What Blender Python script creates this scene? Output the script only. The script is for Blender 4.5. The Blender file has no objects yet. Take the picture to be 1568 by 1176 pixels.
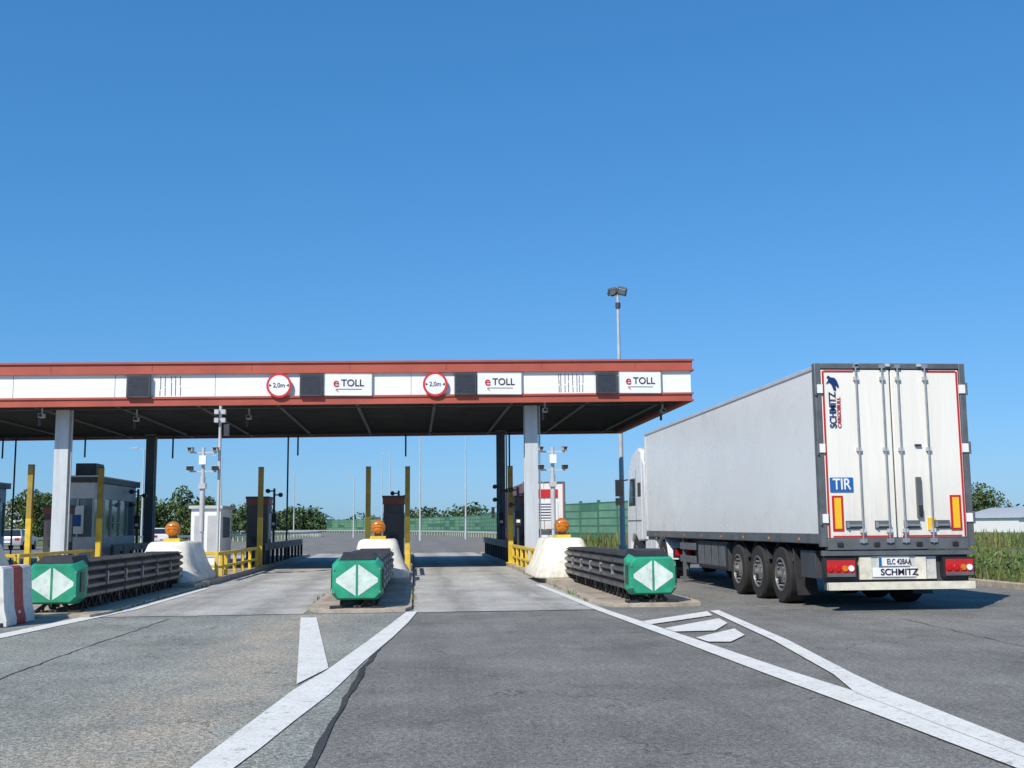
import bpy, bmesh, math, random
from mathutils import Matrix, Vector
random.seed(7)
scene=bpy.context.scene
COL=scene.collection

# ------------------------------------------------------------------ materials
def newmat(name):
    m=bpy.data.materials.new(name); m.use_nodes=True
    nt=m.node_tree; b=nt.nodes['Principled BSDF']
    return m,nt,b
def N(nt,t,**k):
    n=nt.nodes.new(t)
    for a,v in k.items(): setattr(n,a,v)
    return n
def noise(nt,vec,scale,detail=4,rough=.55):
    n=N(nt,'ShaderNodeTexNoise'); n.inputs['Scale'].default_value=scale
    n.inputs['Detail'].default_value=detail; n.inputs['Roughness'].default_value=rough
    nt.links.new(vec,n.inputs['Vector']); return n.outputs['Fac']
def rng(nt,v,a,b,c=0.,d=1.):
    n=N(nt,'ShaderNodeMapRange'); n.inputs[1].default_value=a;n.inputs[2].default_value=b
    n.inputs[3].default_value=c;n.inputs[4].default_value=d; nt.links.new(v,n.inputs[0]); return n.outputs[0]
def mixc(nt,f,a,b,mode='MIX'):
    n=N(nt,'ShaderNodeMix',data_type='RGBA',blend_type=mode)
    for i,v in ((0,f),(6,a),(7,b)):
        if isinstance(v,bpy.types.NodeSocket): nt.links.new(v,n.inputs[i])
        else: n.inputs[i].default_value=v if i==0 else (*v[:3],1)
    return n.outputs[2]
def math_(nt,op,a,b):
    n=N(nt,'ShaderNodeMath',operation=op)
    for i,v in ((0,a),(1,b)):
        if isinstance(v,bpy.types.NodeSocket): nt.links.new(v,n.inputs[i])
        else: n.inputs[i].default_value=v
    return n.outputs[0]
def scaled(nt,vec,s):
    n=N(nt,'ShaderNodeMapping'); n.inputs['Scale'].default_value=s; nt.links.new(vec,n.inputs['Vector']); return n.outputs[0]
def P(name,col,rough=.5,metal=0.,var=.18,scale=2.5,bump=0.,dirt=None,streak=False,low=None):
    m,nt,b=newmat(name)
    tc=N(nt,'ShaderNodeTexCoord'); v=tc.outputs['Object']
    if streak: v2=scaled(nt,v,(6,6,.4))
    else: v2=v
    f=rng(nt,noise(nt,v2,scale,5),.3,.7)
    dk=tuple(c*(1-var) for c in col); lt=tuple(min(1,c*(1+var*.4)) for c in col)
    c=mixc(nt,f,dk,lt)
    if dirt:
        f2=rng(nt,noise(nt,v2,scale*2.3,6,.7),.5,.75,0,dirt)
        c=mixc(nt,f2,c,(.09,.075,.055))
    if low:  # grime towards the bottom edge (z0,z1,amount)
        sx=N(nt,'ShaderNodeSeparateXYZ'); nt.links.new(v,sx.inputs[0])
        g=math_(nt,'MULTIPLY',rng(nt,sx.outputs[2],low[0],low[1],1,0),rng(nt,noise(nt,scaled(nt,v,(9,9,1.2)),1,5,.7),.35,.7,.2,1))
        c=mixc(nt,math_(nt,'MULTIPLY',g,low[2]),c,(.16,.13,.09))
    nt.links.new(c,b.inputs['Base Color'])
    b.inputs['Metallic'].default_value=metal
    nt.links.new(rng(nt,noise(nt,v,scale*3,4),.3,.7,max(0,rough-.08),min(1,rough+.1)),b.inputs['Roughness'])
    if bump:
        bp=N(nt,'ShaderNodeBump'); bp.inputs['Strength'].default_value=bump; bp.inputs['Distance'].default_value=.01
        nt.links.new(noise(nt,v,scale*25,4),bp.inputs['Height']); nt.links.new(bp.outputs[0],b.inputs['Normal'])
    return m
def asphalt(name,base,tint=(1,1,1),agg=.5,dust=0.,cracks=True,marks=.35,joints=False,sandx=None,tracks=(),tamt=.35):
    m,nt,b=newmat(name)
    v=N(nt,'ShaderNodeTexCoord').outputs['Object']
    sx=N(nt,'ShaderNodeSeparateXYZ'); nt.links.new(v,sx.inputs[0])
    col=tuple(base*t for t in tint)
    big=rng(nt,noise(nt,v,.5,8,.7),.36,.64)
    c=mixc(nt,big,tuple(x*.74 for x in col),tuple(x*1.18 for x in col))
    st=rng(nt,noise(nt,scaled(nt,v,(1.7,.07,1)),1.3,6,.62),.45,.72,0,marks)
    c=mixc(nt,st,c,tuple(x*.6 for x in col))
    md=rng(nt,noise(nt,v,3.1,7,.8),.48,.72,0,.5)
    c=mixc(nt,md,c,tuple(min(1,x*1.45) for x in col))
    oil=rng(nt,noise(nt,scaled(nt,v,(1,.5,1)),1.9,4,.6),.62,.71,0,.5)
    c=mixc(nt,oil,c,tuple(x*.42 for x in col))
    for t in tracks:
        a=math_(nt,'ABSOLUTE',math_(nt,'SUBTRACT',sx.outputs[0],t),0)
        f=math_(nt,'MULTIPLY',rng(nt,a,.08,.5,tamt,0),rng(nt,noise(nt,scaled(nt,v,(2,.35,1)),1.5,5,.7),.35,.62,.2,1))
        c=mixc(nt,f,c,tuple(x*.3 for x in col))
    if dust:
        d=rng(nt,noise(nt,scaled(nt,v,(1,.25,1)),.9,6,.65),.45,.68,0,dust)
        c=mixc(nt,d,c,(.3,.275,.22))
    if sandx is not None:
        a=math_(nt,'ABSOLUTE',math_(nt,'SUBTRACT',sx.outputs[0],sandx),0)
        f=math_(nt,'MULTIPLY',rng(nt,a,.15,1.0,1,0),rng(nt,noise(nt,scaled(nt,v,(1,.5,1)),1.8,7,.7),.38,.6,.15,.85))
        c=mixc(nt,f,c,(.4,.345,.27))
    a1=rng(nt,noise(nt,v,24,5,.85),.38,.62,1-agg*.8,1+agg*.8)
    a2=rng(nt,noise(nt,v,75,3,.8),.36,.64,1-agg,1+agg)
    comb=N(nt,'ShaderNodeCombineColor'); aa=math_(nt,'MULTIPLY',a1,a2)
    for i in range(3): nt.links.new(aa,comb.inputs[i])
    c=mixc(nt,1.,c,comb.outputs[0],'MULTIPLY')
    if cracks:
        w=N(nt,'ShaderNodeTexNoise'); w.inputs['Scale'].default_value=1.5; w.inputs['Detail'].default_value=6
        nt.links.new(v,w.inputs['Vector'])
        va=N(nt,'ShaderNodeVectorMath',operation='MULTIPLY_ADD'); nt.links.new(w.outputs['Color'],va.inputs[0])
        va.inputs[1].default_value=(1.2,1.2,1.2); nt.links.new(v,va.inputs[2])
        vo=N(nt,'ShaderNodeTexVoronoi',feature='DISTANCE_TO_EDGE'); vo.inputs['Scale'].default_value=.4
        nt.links.new(va.outputs[0],vo.inputs['Vector'])
        cr=rng(nt,vo.outputs['Distance'],0,.006,.75,0)
        br=rng(nt,noise(nt,v,.6,2),.42,.58)
        c=mixc(nt,math_(nt,'MULTIPLY',cr,br),c,(.04,.04,.04))
    if joints:
        fr=math_(nt,'FRACT',math_(nt,'MULTIPLY',sx.outputs[1],.2),0)
        j=rng(nt,fr,0,.008,.8,0)
        c=mixc(nt,j,c,(.05,.05,.05))
    nt.links.new(c,b.inputs['Base Color'])
    b.inputs['Roughness'].default_value=.9
    b.inputs['Specular IOR Level'].default_value=.2
    bp=N(nt,'ShaderNodeBump'); bp.inputs['Strength'].default_value=.9; bp.inputs['Distance'].default_value=.012
    nt.links.new(noise(nt,v,40,4,.8),bp.inputs['Height']); nt.links.new(bp.outputs[0],b.inputs['Normal'])
    return m
def leafmat(name,a,b_):
    m,nt,b=newmat(name)
    g=N(nt,'ShaderNodeNewGeometry')
    c=mixc(nt,g.outputs['Random Per Island'],a,b_)
    nt.links.new(c,b.inputs['Base Color']); b.inputs['Roughness'].default_value=.6
    return m

M_asph=asphalt('asphalt_dark',.2,(1,.965,.89),agg=.55,marks=.4,tracks=(.35,2.3),tamt=.18)
M_asphL=asphalt('asphalt_weathered',.27,(.95,.985,.89),agg=.6,dust=.35,sandx=-1.75)
M_conc=asphalt('lane_concrete',.42,(1,.965,.89),agg=.25,cracks=False,marks=.4,joints=True,tracks=(.8,2.4,-4.2,-2.6,-9.3,-7.8),tamt=.5)
M_patch=asphalt('tar_patch',.06,agg=.4,cracks=False,marks=.1)
M_kerb=P('kerb_concrete',(.44,.38,.3),.85,var=.35,scale=3,bump=.4,dirt=.55)
M_isl=P('island_paving',(.38,.32,.25),.9,var=.35,scale=1.5,bump=.4,dirt=.55)
M_bull=P('bullnose_paint',(.78,.73,.62),.7,var=.14,scale=1.6,bump=.25,dirt=.4,low=(.1,.6,.6))
M_red=P('fascia_red',(.43,.095,.06),.5,var=.2,scale=.8)
M_white=P('fascia_white',(.86,.86,.85),.45,var=.05,scale=.7)
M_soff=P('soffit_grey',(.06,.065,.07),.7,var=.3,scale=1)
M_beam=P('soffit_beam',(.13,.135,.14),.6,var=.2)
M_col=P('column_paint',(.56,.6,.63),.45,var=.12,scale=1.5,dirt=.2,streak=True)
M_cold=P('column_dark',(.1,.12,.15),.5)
M_black=P('black_plastic',(.022,.022,.024),.5,var=.3)
M_dark=P('dark_grey_metal',(.055,.058,.065),.5,var=.3)
M_led=P('led_face',(.045,.047,.06),.35,var=.25,scale=8)
M_steel=P('galvanised_steel',(.42,.43,.44),.42,.6,var=.2,scale=4)
M_steelP=P('galvanised_painted',(.5,.51,.52),.5,var=.15)
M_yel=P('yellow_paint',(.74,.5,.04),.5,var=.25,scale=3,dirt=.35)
M_yeld=P('yellow_painted_shade',(.36,.25,.04),.6,var=.3,scale=3,dirt=.4)  # upper post yellow, with the canopy's shade put into the colour
M_green=P('green_plastic',(.02,.34,.19),.5,var=.35,scale=4,dirt=.35)
M_whp=P('white_reflective',(.7,.8,.74),.5,var=.2,dirt=.4,scale=4)
M_jw=P('barrier_white_plastic',(.72,.7,.66),.6,var=.15,scale=5,dirt=.4)
M_jr=P('barrier_red_plastic',(.5,.05,.04),.6,var=.2,scale=5,dirt=.3)
M_rail=P('attenuator_rail',(.12,.12,.122),.38,.45,var=.5,scale=3,dirt=.3)
M_cart=P('attenuator_core',(.02,.02,.022),.6)
M_amber=P('amber_lens',(.66,.2,.015),.2,var=.35,scale=14)
M_amberd=P('beacon_rim',(.4,.15,.02),.4,var=.3)
M_signred=P('sign_red',(.6,.03,.03),.4,var=.05)
M_signw=P('sign_white',(.82,.82,.81),.4,var=.04)
M_ink=P('sign_ink',(.03,.015,.05),.5,var=0)
M_inkr=P('sign_ink_red',(.5,.02,.03),.5,var=0)
M_blue=P('sign_blue',(.02,.12,.38),.4,var=.05)
M_navy=P('sign_navy',(.01,.03,.14),.4,var=.05)
M_tside=P('trailer_side',(.76,.76,.74),.3,var=.04,scale=.5,dirt=.04,low=(1.1,1.9,.22))
M_tdoor=P('trailer_door',(.84,.81,.74),.4,var=.05,scale=1.2,dirt=.08,streak=True,low=(1.1,2.3,.4))
M_tframe=P('trailer_frame',(.15,.16,.17),.45,.3,var=.25,scale=4,dirt=.3)
M_tgrey=P('trailer_bumper_grey',(.55,.54,.5),.5,var=.2,scale=4,dirt=.4)
M_cream=P('bumper_cream',(.74,.7,.57),.55,var=.2,scale=4,dirt=.35)
M_tape=P('red_tape',(.5,.02,.02),.35,var=.1)
M_lensr=P('red_lens',(.55,.01,.015),.15,var=.1)
M_plyel=P('marker_yellow',(.85,.5,.02),.35,var=.05)
M_rub=P('tyre_rubber',(.022,.021,.02),.85,var=.3,scale=6)
M_rim=P('wheel_rim',(.2,.2,.195),.5,.3,var=.4,scale=8,dirt=.5)
M_cab=P('cab_white',(.75,.76,.77),.25,var=.04)
M_glass=P('tinted_glass',(.02,.03,.035),.08,var=.05)
M_glassL=P('booth_glass',(.16,.22,.24),.06,var=.1)
M_booth=P('booth_panel',(.6,.62,.64),.5,var=.12,dirt=.2)
M_brown=P('kiosk_redbrown',(.2,.055,.03),.5,var=.15)
M_rtruck=P('truck_redbrown',(.2,.03,.03),.4,var=.15)
M_cara=P('car_blue',(.03,.1,.35),.25,var=.03)
M_carb=P('car_silver',(.5,.5,.52),.25,.4,var=.03)
M_carc=P('car_white',(.75,.75,.75),.25,var=.03)
M_nbg=P('noise_panel_green',(.06,.17,.11),.4,var=.2,scale=.5)
M_nbl=P('noise_panel_light',(.15,.3,.2),.35,var=.3,scale=.4)
M_bark=P('bark',(.1,.075,.05),.9,var=.3,bump=.5)
M_roofg=P('shed_roof',(.45,.47,.48),.5,var=.15)
M_leafA=leafmat('leaves_dark',(.02,.04,.012),(.055,.095,.025))
M_leafB=leafmat('leaves_light',(.05,.09,.022),(.11,.17,.045))
M_weed=leafmat('weeds',(.1,.11,.035),(.27,.23,.09))
M_weed2=leafmat('weeds_green',(.045,.09,.02),(.16,.22,.05))
M_flow=leafmat('wild_flowers',(.7,.62,.2),(.78,.78,.74))

def paintmat():
    m,nt,b=newmat('road_paint')
    v=N(nt,'ShaderNodeTexCoord').outputs['Object']
    c=mixc(nt,rng(nt,noise(nt,v,3,6,.7),.3,.75),(.64,.625,.57),(.82,.805,.76))
    w=rng(nt,noise(nt,v,6,9,.85),.53,.64,0,.85)
    c=mixc(nt,w,c,(.27,.255,.22))
    w2=rng(nt,noise(nt,v,40,4,.8),.54,.66,0,.7)
    c=mixc(nt,w2,c,(.28,.265,.235))
    nt.links.new(c,b.inputs['Base Color']); b.inputs['Roughness'].default_value=.7
    bp=N(nt,'ShaderNodeBump'); bp.inputs['Strength'].default_value=.6; bp.inputs['Distance'].default_value=.008
    nt.links.new(noise(nt,v,45,3,.75),bp.inputs['Height']); nt.links.new(bp.outputs[0],b.inputs['Normal'])
    return m
M_paint=paintmat()
def grassmat():
    m,nt,b=newmat('grass_ground')
    v=N(nt,'ShaderNodeTexCoord').outputs['Object']
    c=mixc(nt,rng(nt,noise(nt,v,.05,6,.6),.35,.65),(.07,.1,.025),(.19,.18,.065))
    c=mixc(nt,rng(nt,noise(nt,v,1.3,6,.7),.4,.7,0,.7),c,(.08,.14,.035))
    c=mixc(nt,rng(nt,noise(nt,v,12,4,.7),.5,.7,0,.5),c,(.03,.045,.015))
    nt.links.new(c,b.inputs['Base Color']); b.inputs['Roughness'].default_value=.95
    return m
M_grass=grassmat()

# ------------------------------------------------------------------ builder
class B:
    def __init__(s): s.V=[];s.F=[];s.I=[];s.mats=[];s.M=Matrix()
    def mi(s,m):
        if m not in s.mats: s.mats.append(m)
        return s.mats.index(m)
    def add(s,vs,fs,m):
        o=len(s.V); s.V+= [tuple(s.M@Vector(v)) for v in vs]
        i=s.mi(m)
        for f in fs: s.F.append([o+k for k in f]); s.I.append(i)
    def box(s,x0,x1,y0,y1,z0,z1,m):
        s.add([(x,y,z) for z in (z0,z1) for y in (y0,y1) for x in (x0,x1)],
              [(0,2,3,1),(4,5,7,6),(0,1,5,4),(2,6,7,3),(0,4,6,2),(1,3,7,5)],m)
    def beam(s,p0,p1,w,h,m):
        p0=Vector(p0);p1=Vector(p1);d=(p1-p0);L=d.length;d.normalize()
        up=Vector((0,0,1)) if abs(d.z)<.95 else Vector((0,1,0))
        a=d.cross(up).normalized()*w/2; b=a.cross(d).normalized()*h/2
        vs=[p+sa*a+sb*b for p in (p0,p1) for sa,sb in ((-1,-1),(1,-1),(1,1),(-1,1))]
        s.add(vs,[(0,1,2,3),(7,6,5,4),(0,4,5,1),(1,5,6,2),(2,6,7,3),(3,7,4,0)],m)
    def lathe(s,o,ax,prof,m,n=20):
        o=Vector(o);ax=Vector(ax).normalized()
        up=Vector((0,0,1)) if abs(ax.z)<.9 else Vector((1,0,0))
        a=ax.cross(up).normalized(); b=ax.cross(a)
        vs=[];fs=[]
        for r,t in prof:
            for k in range(n):
                th=2*math.pi*k/n
                vs.append(o+ax*t+(a*math.cos(th)+b*math.sin(th))*max(r,1e-4))
        for i in range(len(prof)-1):
            for k in range(n):
                k2=(k+1)%n; fs.append((i*n+k,i*n+k2,(i+1)*n+k2,(i+1)*n+k))
        fs.append(tuple(range(n))[::-1]); fs.append(tuple((len(prof)-1)*n+k for k in range(n)))
        s.add(vs,fs,m)
    def cyl(s,p0,p1,r,m,r1=None,n=10):
        p0=Vector(p0);p1=Vector(p1)
        s.lathe(p0,p1-p0,[(r,0),(r if r1 is None else r1,(p1-p0).length)],m,n)
    def prism(s,pts,ax,a0,a1,m):
        n=len(pts)
        def mk(p,a):
            return (a,p[0],p[1]) if ax=='x' else ((p[0],a,p[1]) if ax=='y' else (p[0],p[1],a))
        vs=[mk(p,a0) for p in pts]+[mk(p,a1) for p in pts]
        fs=[tuple(range(n))[::-1],tuple(range(n,2*n))]+[(i,(i+1)%n,n+(i+1)%n,n+i) for i in range(n)]
        s.add(vs,fs,m)
    def loft(s,rings,m):
        n=len(rings[0]);vs=[p for r in rings for p in r];fs=[]
        for i in range(len(rings)-1):
            for k in range(n):
                k2=(k+1)%n; fs.append((i*n+k,i*n+k2,(i+1)*n+k2,(i+1)*n+k))
        fs.append(tuple(range(n))[::-1]); fs.append(tuple((len(rings)-1)*n+k for k in range(n)))
        s.add(vs,fs,m)
    def obj(s,name,parent=None,bevel=0,smooth=True,recalc=True,seg=2):
        me=bpy.data.meshes.new(name); me.from_pydata(s.V,[],s.F)
        for m in s.mats: me.materials.append(m)
        for p,i in zip(me.polygons,s.I): p.material_index=i
        if recalc:
            bm=bmesh.new(); bm.from_mesh(me); bmesh.ops.recalc_face_normals(bm,faces=bm.faces); bm.to_mesh(me); bm.free()
        if smooth:
            me.shade_smooth(); me.set_sharp_from_angle(angle=math.radians(35))
        me.update()
        o=bpy.data.objects.new(name,me); COL.objects.link(o)
        if parent: o.parent=parent
        if bevel:
            md=o.modifiers.new('bevel','BEVEL'); md.width=bevel; md.segments=seg; md.limit_method='ANGLE'; md.angle_limit=math.radians(40)
            md.harden_normals=False
        return o
def empty(name):
    o=bpy.data.objects.new(name,None); COL.objects.link(o); return o
def text(s,loc,size,m,parent,name='lettering',vertical=False,width=None,ext=.004,bold=0):
    cu=bpy.data.curves.new(name,'FONT'); cu.body=s; cu.size=size; cu.extrude=ext; cu.align_x='CENTER'; cu.align_y='CENTER'; cu.offset=bold
    t=bpy.data.objects.new(name+'_tmp',cu); COL.objects.link(t)
    bpy.context.view_layer.update()
    me=bpy.data.meshes.new_from_object(t.evaluated_get(bpy.context.evaluated_depsgraph_get()))
    bpy.data.objects.remove(t)
    o=bpy.data.objects.new(name,me); COL.objects.link(o); me.materials.clear(); me.materials.append(m)
    R=Matrix.Rotation(math.radians(90),4,'X')
    if vertical: R=Matrix.Rotation(math.radians(-90),4,'Y')@R
    S=Matrix()
    if width:
        xs=[v.co.x for v in me.vertices]; k=width/(max(xs)-min(xs)); S[0][0]=k
    o.matrix_world=Matrix.Translation(loc)@R@S
    if parent: o.parent=parent
    return o

# ------------------------------------------------------------------ ground & roads
b=B(); b.add([(-2500,-600,-.03),(2500,-600,-.03),(2500,4000,-.03),(-2500,4000,-.03)],[(0,1,2,3)],M_grass); b.obj('ground',smooth=False)
def sheet(name,pts,z,m):
    b=B(); b.add([(x,y,z) for x,y in pts],[tuple(range(len(pts)))],m); o=b.obj(name,smooth=False,recalc=False)
    if o.data.polygons[0].normal.z<0: o.data.flip_normals()
    return o
sheet('road',[(-44,-12),(12.4,-12),(12.4,55),(10.5,85),(9,120),(4,170),(-8,230),(-34,300),(-90,380),(-110,375),(-52,300),(-24,230),(-13,170),(-18,112),(-44,84)],0,M_asph)
sheet('approach_lane',[(-18,-8),(-.62,-8),(-.6,6.82),(-.55,9.46),(-.38,13.83),(.03,18.5),(-18,18.5)],.004,M_asphL)
for n,(a,c) in enumerate(((0,3.2),(-5.0,-1.8),(-10.1,-7.0),(-15.2,-12.1))):
    sheet('toll_lane',[(a,18.55),(c,18.55),(c,60),(a,60)],.004,M_conc)
b=B()
def strip(pts,w,z,m):
    L=[];R=[]
    for i,(x,y) in enumerate(pts):
        x0,y0=pts[max(0,i-1)];x1,y1=pts[min(len(pts)-1,i+1)]
        d=math.hypot(x1-x0,y1-y0);nx,ny=-(y1-y0)/d,(x1-x0)/d
        ww=w*random.uniform(.6,1.3)
        L.append((x+nx*ww/2,y+ny*ww/2,z));R.append((x-nx*ww/2,y-ny*ww/2,z))
    n=len(pts)
    b.add(L+R,[(i+1,i,n+i,n+i+1) for i in range(n-1)],m)
def dens(pts,step=.25,j=.012):
    o=[]
    for (x0,y0),(x1,y1) in zip(pts[:-1],pts[1:]):
        n=max(1,int(math.hypot(x1-x0,y1-y0)/step))
        for k in range(n): o.append((x0+(x1-x0)*k/n+random.uniform(-j,j),y0+(y1-y0)*k/n+random.uniform(-j,j)))
    o.append(pts[-1]); return o
strip(dens([(0,18.4),(-.2,15.9),(-.37,13.83),(-.49,11.5),(-.55,9.46),(-.58,8),(-.6,6.82),(-.62,0)]),.05,.008,M_patch)
strip(dens([(-14,18.52),(3.2,18.56)],.4),.045,.008,M_patch)
strip(dens([(-4,6),(-3.86,9),(-3.9,13),(-3.8,18)],.2,.02),.02,.008,M_patch)
strip(dens([(5.2,2),(6.6,9),(7.1,16)],.2,.02),.014,.008,M_patch)
b.obj('road_seam',smooth=False,recalc=False)
b=B()
def poly(pts,z=.012): b.add([(x,y,z) for x,y in pts],[tuple(range(len(pts)))],M_paint)
Lf=[(-.12,18.63),(-.36,16.1),(-.58,13.86),(-.85,11.26),(-1.03,10.0),(-1.14,8.75),(-1.24,7.62),(-1.3,6.91),(-1.36,4)]
Rt=[(.06,18.72),(-.08,16.6),(-.27,14.4),(-.52,11.89),(-.70,9.7),(-.86,8.4),(-.97,7.4),(-1.05,6.8),(-1.1,4)]
for i in range(len(Lf)-1): poly([Lf[i],Rt[i],Rt[i+1],Lf[i+1]])
poly([(-1.75,17.77),(-1.5,17.72),(-.84,11.4),(-1.04,10.3)],.016)
AL=[(2.86,26.5),(2.98,18.86),(3.16,14.0),(3.27,10.5),(3.36,8.2),(3.42,6),(3.44,2)]
AR=[(3.0,26.5),(3.15,18.86),(3.4,14.0),(3.56,10.5),(3.66,9.1),(3.66,6),(3.66,2)]
for i in range(len(AL)-1): poly([AL[i],AR[i],AR[i+1],AL[i+1]])
BL=[(4.74,17.8),(4.28,13.2),(3.86,10.2),(3.62,9.1),(3.6,6),(3.6,2)]
BR=[(4.92,17.95),(4.46,13.2),(4.05,10.2),(3.93,9.1),(3.78,6),(3.74,2)]
for i in range(len(BL)-1): poly([BL[i],BR[i],BR[i+1],BL[i+1]],.016)
poly([(3.28,16.1),(3.3,15.6),(4.55,16.95),(4.68,17.75)],.016)
poly([(3.36,15.0),(3.38,14.5),(3.94,14.56),(4.4,15.6),(4.5,16.4)],.016)
poly([(3.46,13.7),(3.48,13.2),(3.74,13.15),(4.14,13.91),(4.26,14.78)],.016)
Lk=[(-6.3,9),(-5.56,15.82),(-5.3,18.4),(-5.0,20.86),(-4.95,27)];Rk=[(-6.05,9),(-5.33,15.2),(-5.08,17.6),(-4.8,20.2),(-4.75,27)]
for i in range(len(Lk)-1): poly([Lk[i],Rk[i],Rk[i+1],Lk[i+1]])
b.obj('road_marking',smooth=False,recalc=False)
b=B(); b.box(12.4,12.6,-10,58,-.02,.13,M_kerb); b.obj('kerb',bevel=.02)

# ------------------------------------------------------------------ islands
def island(x0,x1,y0,y1,h=.13):
    e=empty('toll_island'); w=(x1-x0)
    def outline(ins,a1,b1,nose):
        a=x0+ins;c=x1-ins
        if nose: return [(a,b1),(a,a1+.7),(a+.12*w,a1+.12+ins),((a+c)/2,a1+ins*.6),(c-.06*w,a1+.12+ins),(c,a1+.7),(c,b1)]
        return [(a,b1),(a,a1),(c,a1),(c,b1)]
    b=B(); b.prism(outline(0,y0,26.5,True),'z',-.02,.055,M_kerb); b.prism(outline(.13,y0,26.49,True),'z',.05,.061,M_isl)
    b.obj('nose_kerb',e,bevel=.015)
    b=B(); b.prism(outline(0,26.5,y1,False),'z',-.02,h,M_kerb); b.prism(outline(.16,26.6,y1,False),'z',h-.01,h+.006,M_isl)
    b.obj('kerb_and_paving',e,bevel=.02)
ISL=[(3.2,5.05,19.0),(-1.78,-.03,18.7),(-6.95,-5.02,18.4),(-12.1,-10.1,19),(-17.4,-15.2,19),(-22.4,-20.5,19)]
for a,c,y0 in ISL: island(a,c,y0,55)

def attenuator(cx,y0,L):
    z0=.062
    b=B(); b.M=Matrix.Translation((cx,y0,z0))@Matrix.Diagonal((1,1,1.07,1))
    def ring(y,w,za,zb,ch):
        return [(-w,y,za+ch),(-w+ch,y,za),(w-ch,y,za),(w,y,za+ch),(w,y,zb-ch),(w-ch,y,zb),(-w+ch,y,zb),(-w,y,zb-ch)]
    b.loft([ring(0,.385,.16,.70,.09),ring(.06,.415,.13,.73,.09),ring(.34,.43,.12,.75,.08)],M_green)
    b.loft([ring(.345,.43,.12,.75,.08),ring(.58,.4,.14,.77,.08)],M_green)
    for sx in (-1,1):
        b.add([(sx*.02,-.004,.19),(sx*.345,-.004,.40),(sx*.345,-.004,.46),(sx*.02,-.004,.675)],[(0,1,2,3)],M_whp)
        for zz in (.25,.6): b.cyl((sx*.38,.0,zz),(sx*.38,-.02,zz),.015,M_steel,n=8)
        b.box(sx*.43-.006,sx*.43+.006,.1,.3,.3,.6,M_dark)
    b.loft([[(-.3,.1,.74),(.3,.1,.74),(.33,.9,.74),(-.33,.9,.74)],[(-.24,.2,.83),(.24,.2,.83),(.28,.85,.85),(-.28,.85,.85)]],M_black)
    nb=6; y=.55; bl=(L-.55)/nb
    for k in range(nb):
        w=.35+.012*k
        for sx in (-1,1):
            zs=[.17,.20,.25,.29,.34,.385,.43,.475,.52,.565,.61,.655,.70,.745]
            prof=[(sx*(w+(.04 if j%3 else -.04)),zz) for j,zz in enumerate(zs)]
            ya=y+k*bl; yb=ya+bl+.12
            n=len(prof)
            vs=[(p[0],ya,p[1]) for p in prof]+[(p[0],yb,p[1]) for p in prof]+[(p[0]-sx*.012,ya,p[1]) for p in prof]
            fs=[(j,j+1,n+j+1,n+j) for j in range(n-1)]+[(j,j+1,2*n+j+1,2*n+j) for j in range(n-1)]
            b.add(vs,fs,M_rail)
            b.box(sx*(w+.02)-.025,sx*(w+.02)+.025,ya+.04,ya+.09,.38,.56,M_steel)
        b.box(-w+.06,w-.06,y+k*bl+.1,y+(k+1)*bl-.12,.16,.70,M_cart)
        b.box(-w+.04,w-.04,y+(k+1)*bl-.08,y+(k+1)*bl,.04,.76,M_dark)
        for sx in (-1,1):
            for q in range(3):
                ya=y+k*bl+q*bl/3
                b.beam((sx*.3,ya,.0),(sx*.3,ya+bl/6,.19),.03,.03,M_cart)
                b.beam((sx*.3,ya+bl/3,.0),(sx*.3,ya+bl/6,.19),.03,.03,M_cart)
    b.box(-.06,.06,.1,L,.0,.04,M_dark)
    for sx in (-1,1):
        b.beam((sx*.28,.15,0.01),(sx*.1,.25,.16),.05,.05,M_cart)
        b.box(sx*.35-.1,sx*.35+.1,.05,.3,0,.03,M_cart)
    b.beam((0,.1,0.01),(0,.3,.16),.05,.05,M_cart)
    return b.obj('crash_cushion',recalc=False)
attenuator(-.94,18.85,8.9); attenuator(4.12,19.15,8.0); attenuator(-5.85,18.85,8.0)
attenuator(-11,18.9,8.0); attenuator(-16.2,18.9,8.0)

def bullnose(cx,y0):
    e=empty('concrete_bullnose')
    b=B(); b.M=Matrix.Translation((cx,y0,.12))
    def ring(z,w,ya,yb):
        c=.42*w
        return [(-w,ya+c,z),(-w+c*.35,ya+c*.35,z),(-w+c,ya,z),(w-c,ya,z),(w-c*.35,ya+c*.35,z),(w,ya+c,z),(w,yb,z),(-w,yb,z)]
    b.loft([ring(0,.82,-.35,2.6),ring(.14,.8,-.3,2.6),ring(.24,.72,-.18,2.58),ring(.42,.63,.02,2.54),ring(.65,.55,.22,2.48),ring(.9,.48,.42,2.4),ring(.96,.42,.5,2.35)],M_bull)
    b.obj('concrete_body',e,bevel=.03)
    b=B(); b.M=Matrix.Translation((cx,y0+1.1,1.08))
    b.box(-.2,.2,-.18,.18,0,.08,M_yel); b.box(-.09,.09,-.07,.07,.08,.14,M_black)
    for s_ in (-1,1):
        b.lathe((0,0,.31),(0,s_,0),[(.19,0),(.19,.05),(.175,.08)],M_amberd,24)
        b.lathe((0,0,.31),(0,s_,0),[(.155,.07),(.155,.09),(.13,.12),(.06,.14),(.0,.145)],M_amber,24)
        for q in (-.08,0,.08): b.box(-.15,.15,s_*.145-.006,s_*.145+.006,.307+q,.313+q,M_amberd)
    b.obj('warning_beacon',e)
for cx,y0 in ((-.93,28.3),(3.78,27.4),(-5.95,27.3),(-11,27.4),(-16.2,27.4)): bullnose(cx,y0)

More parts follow.
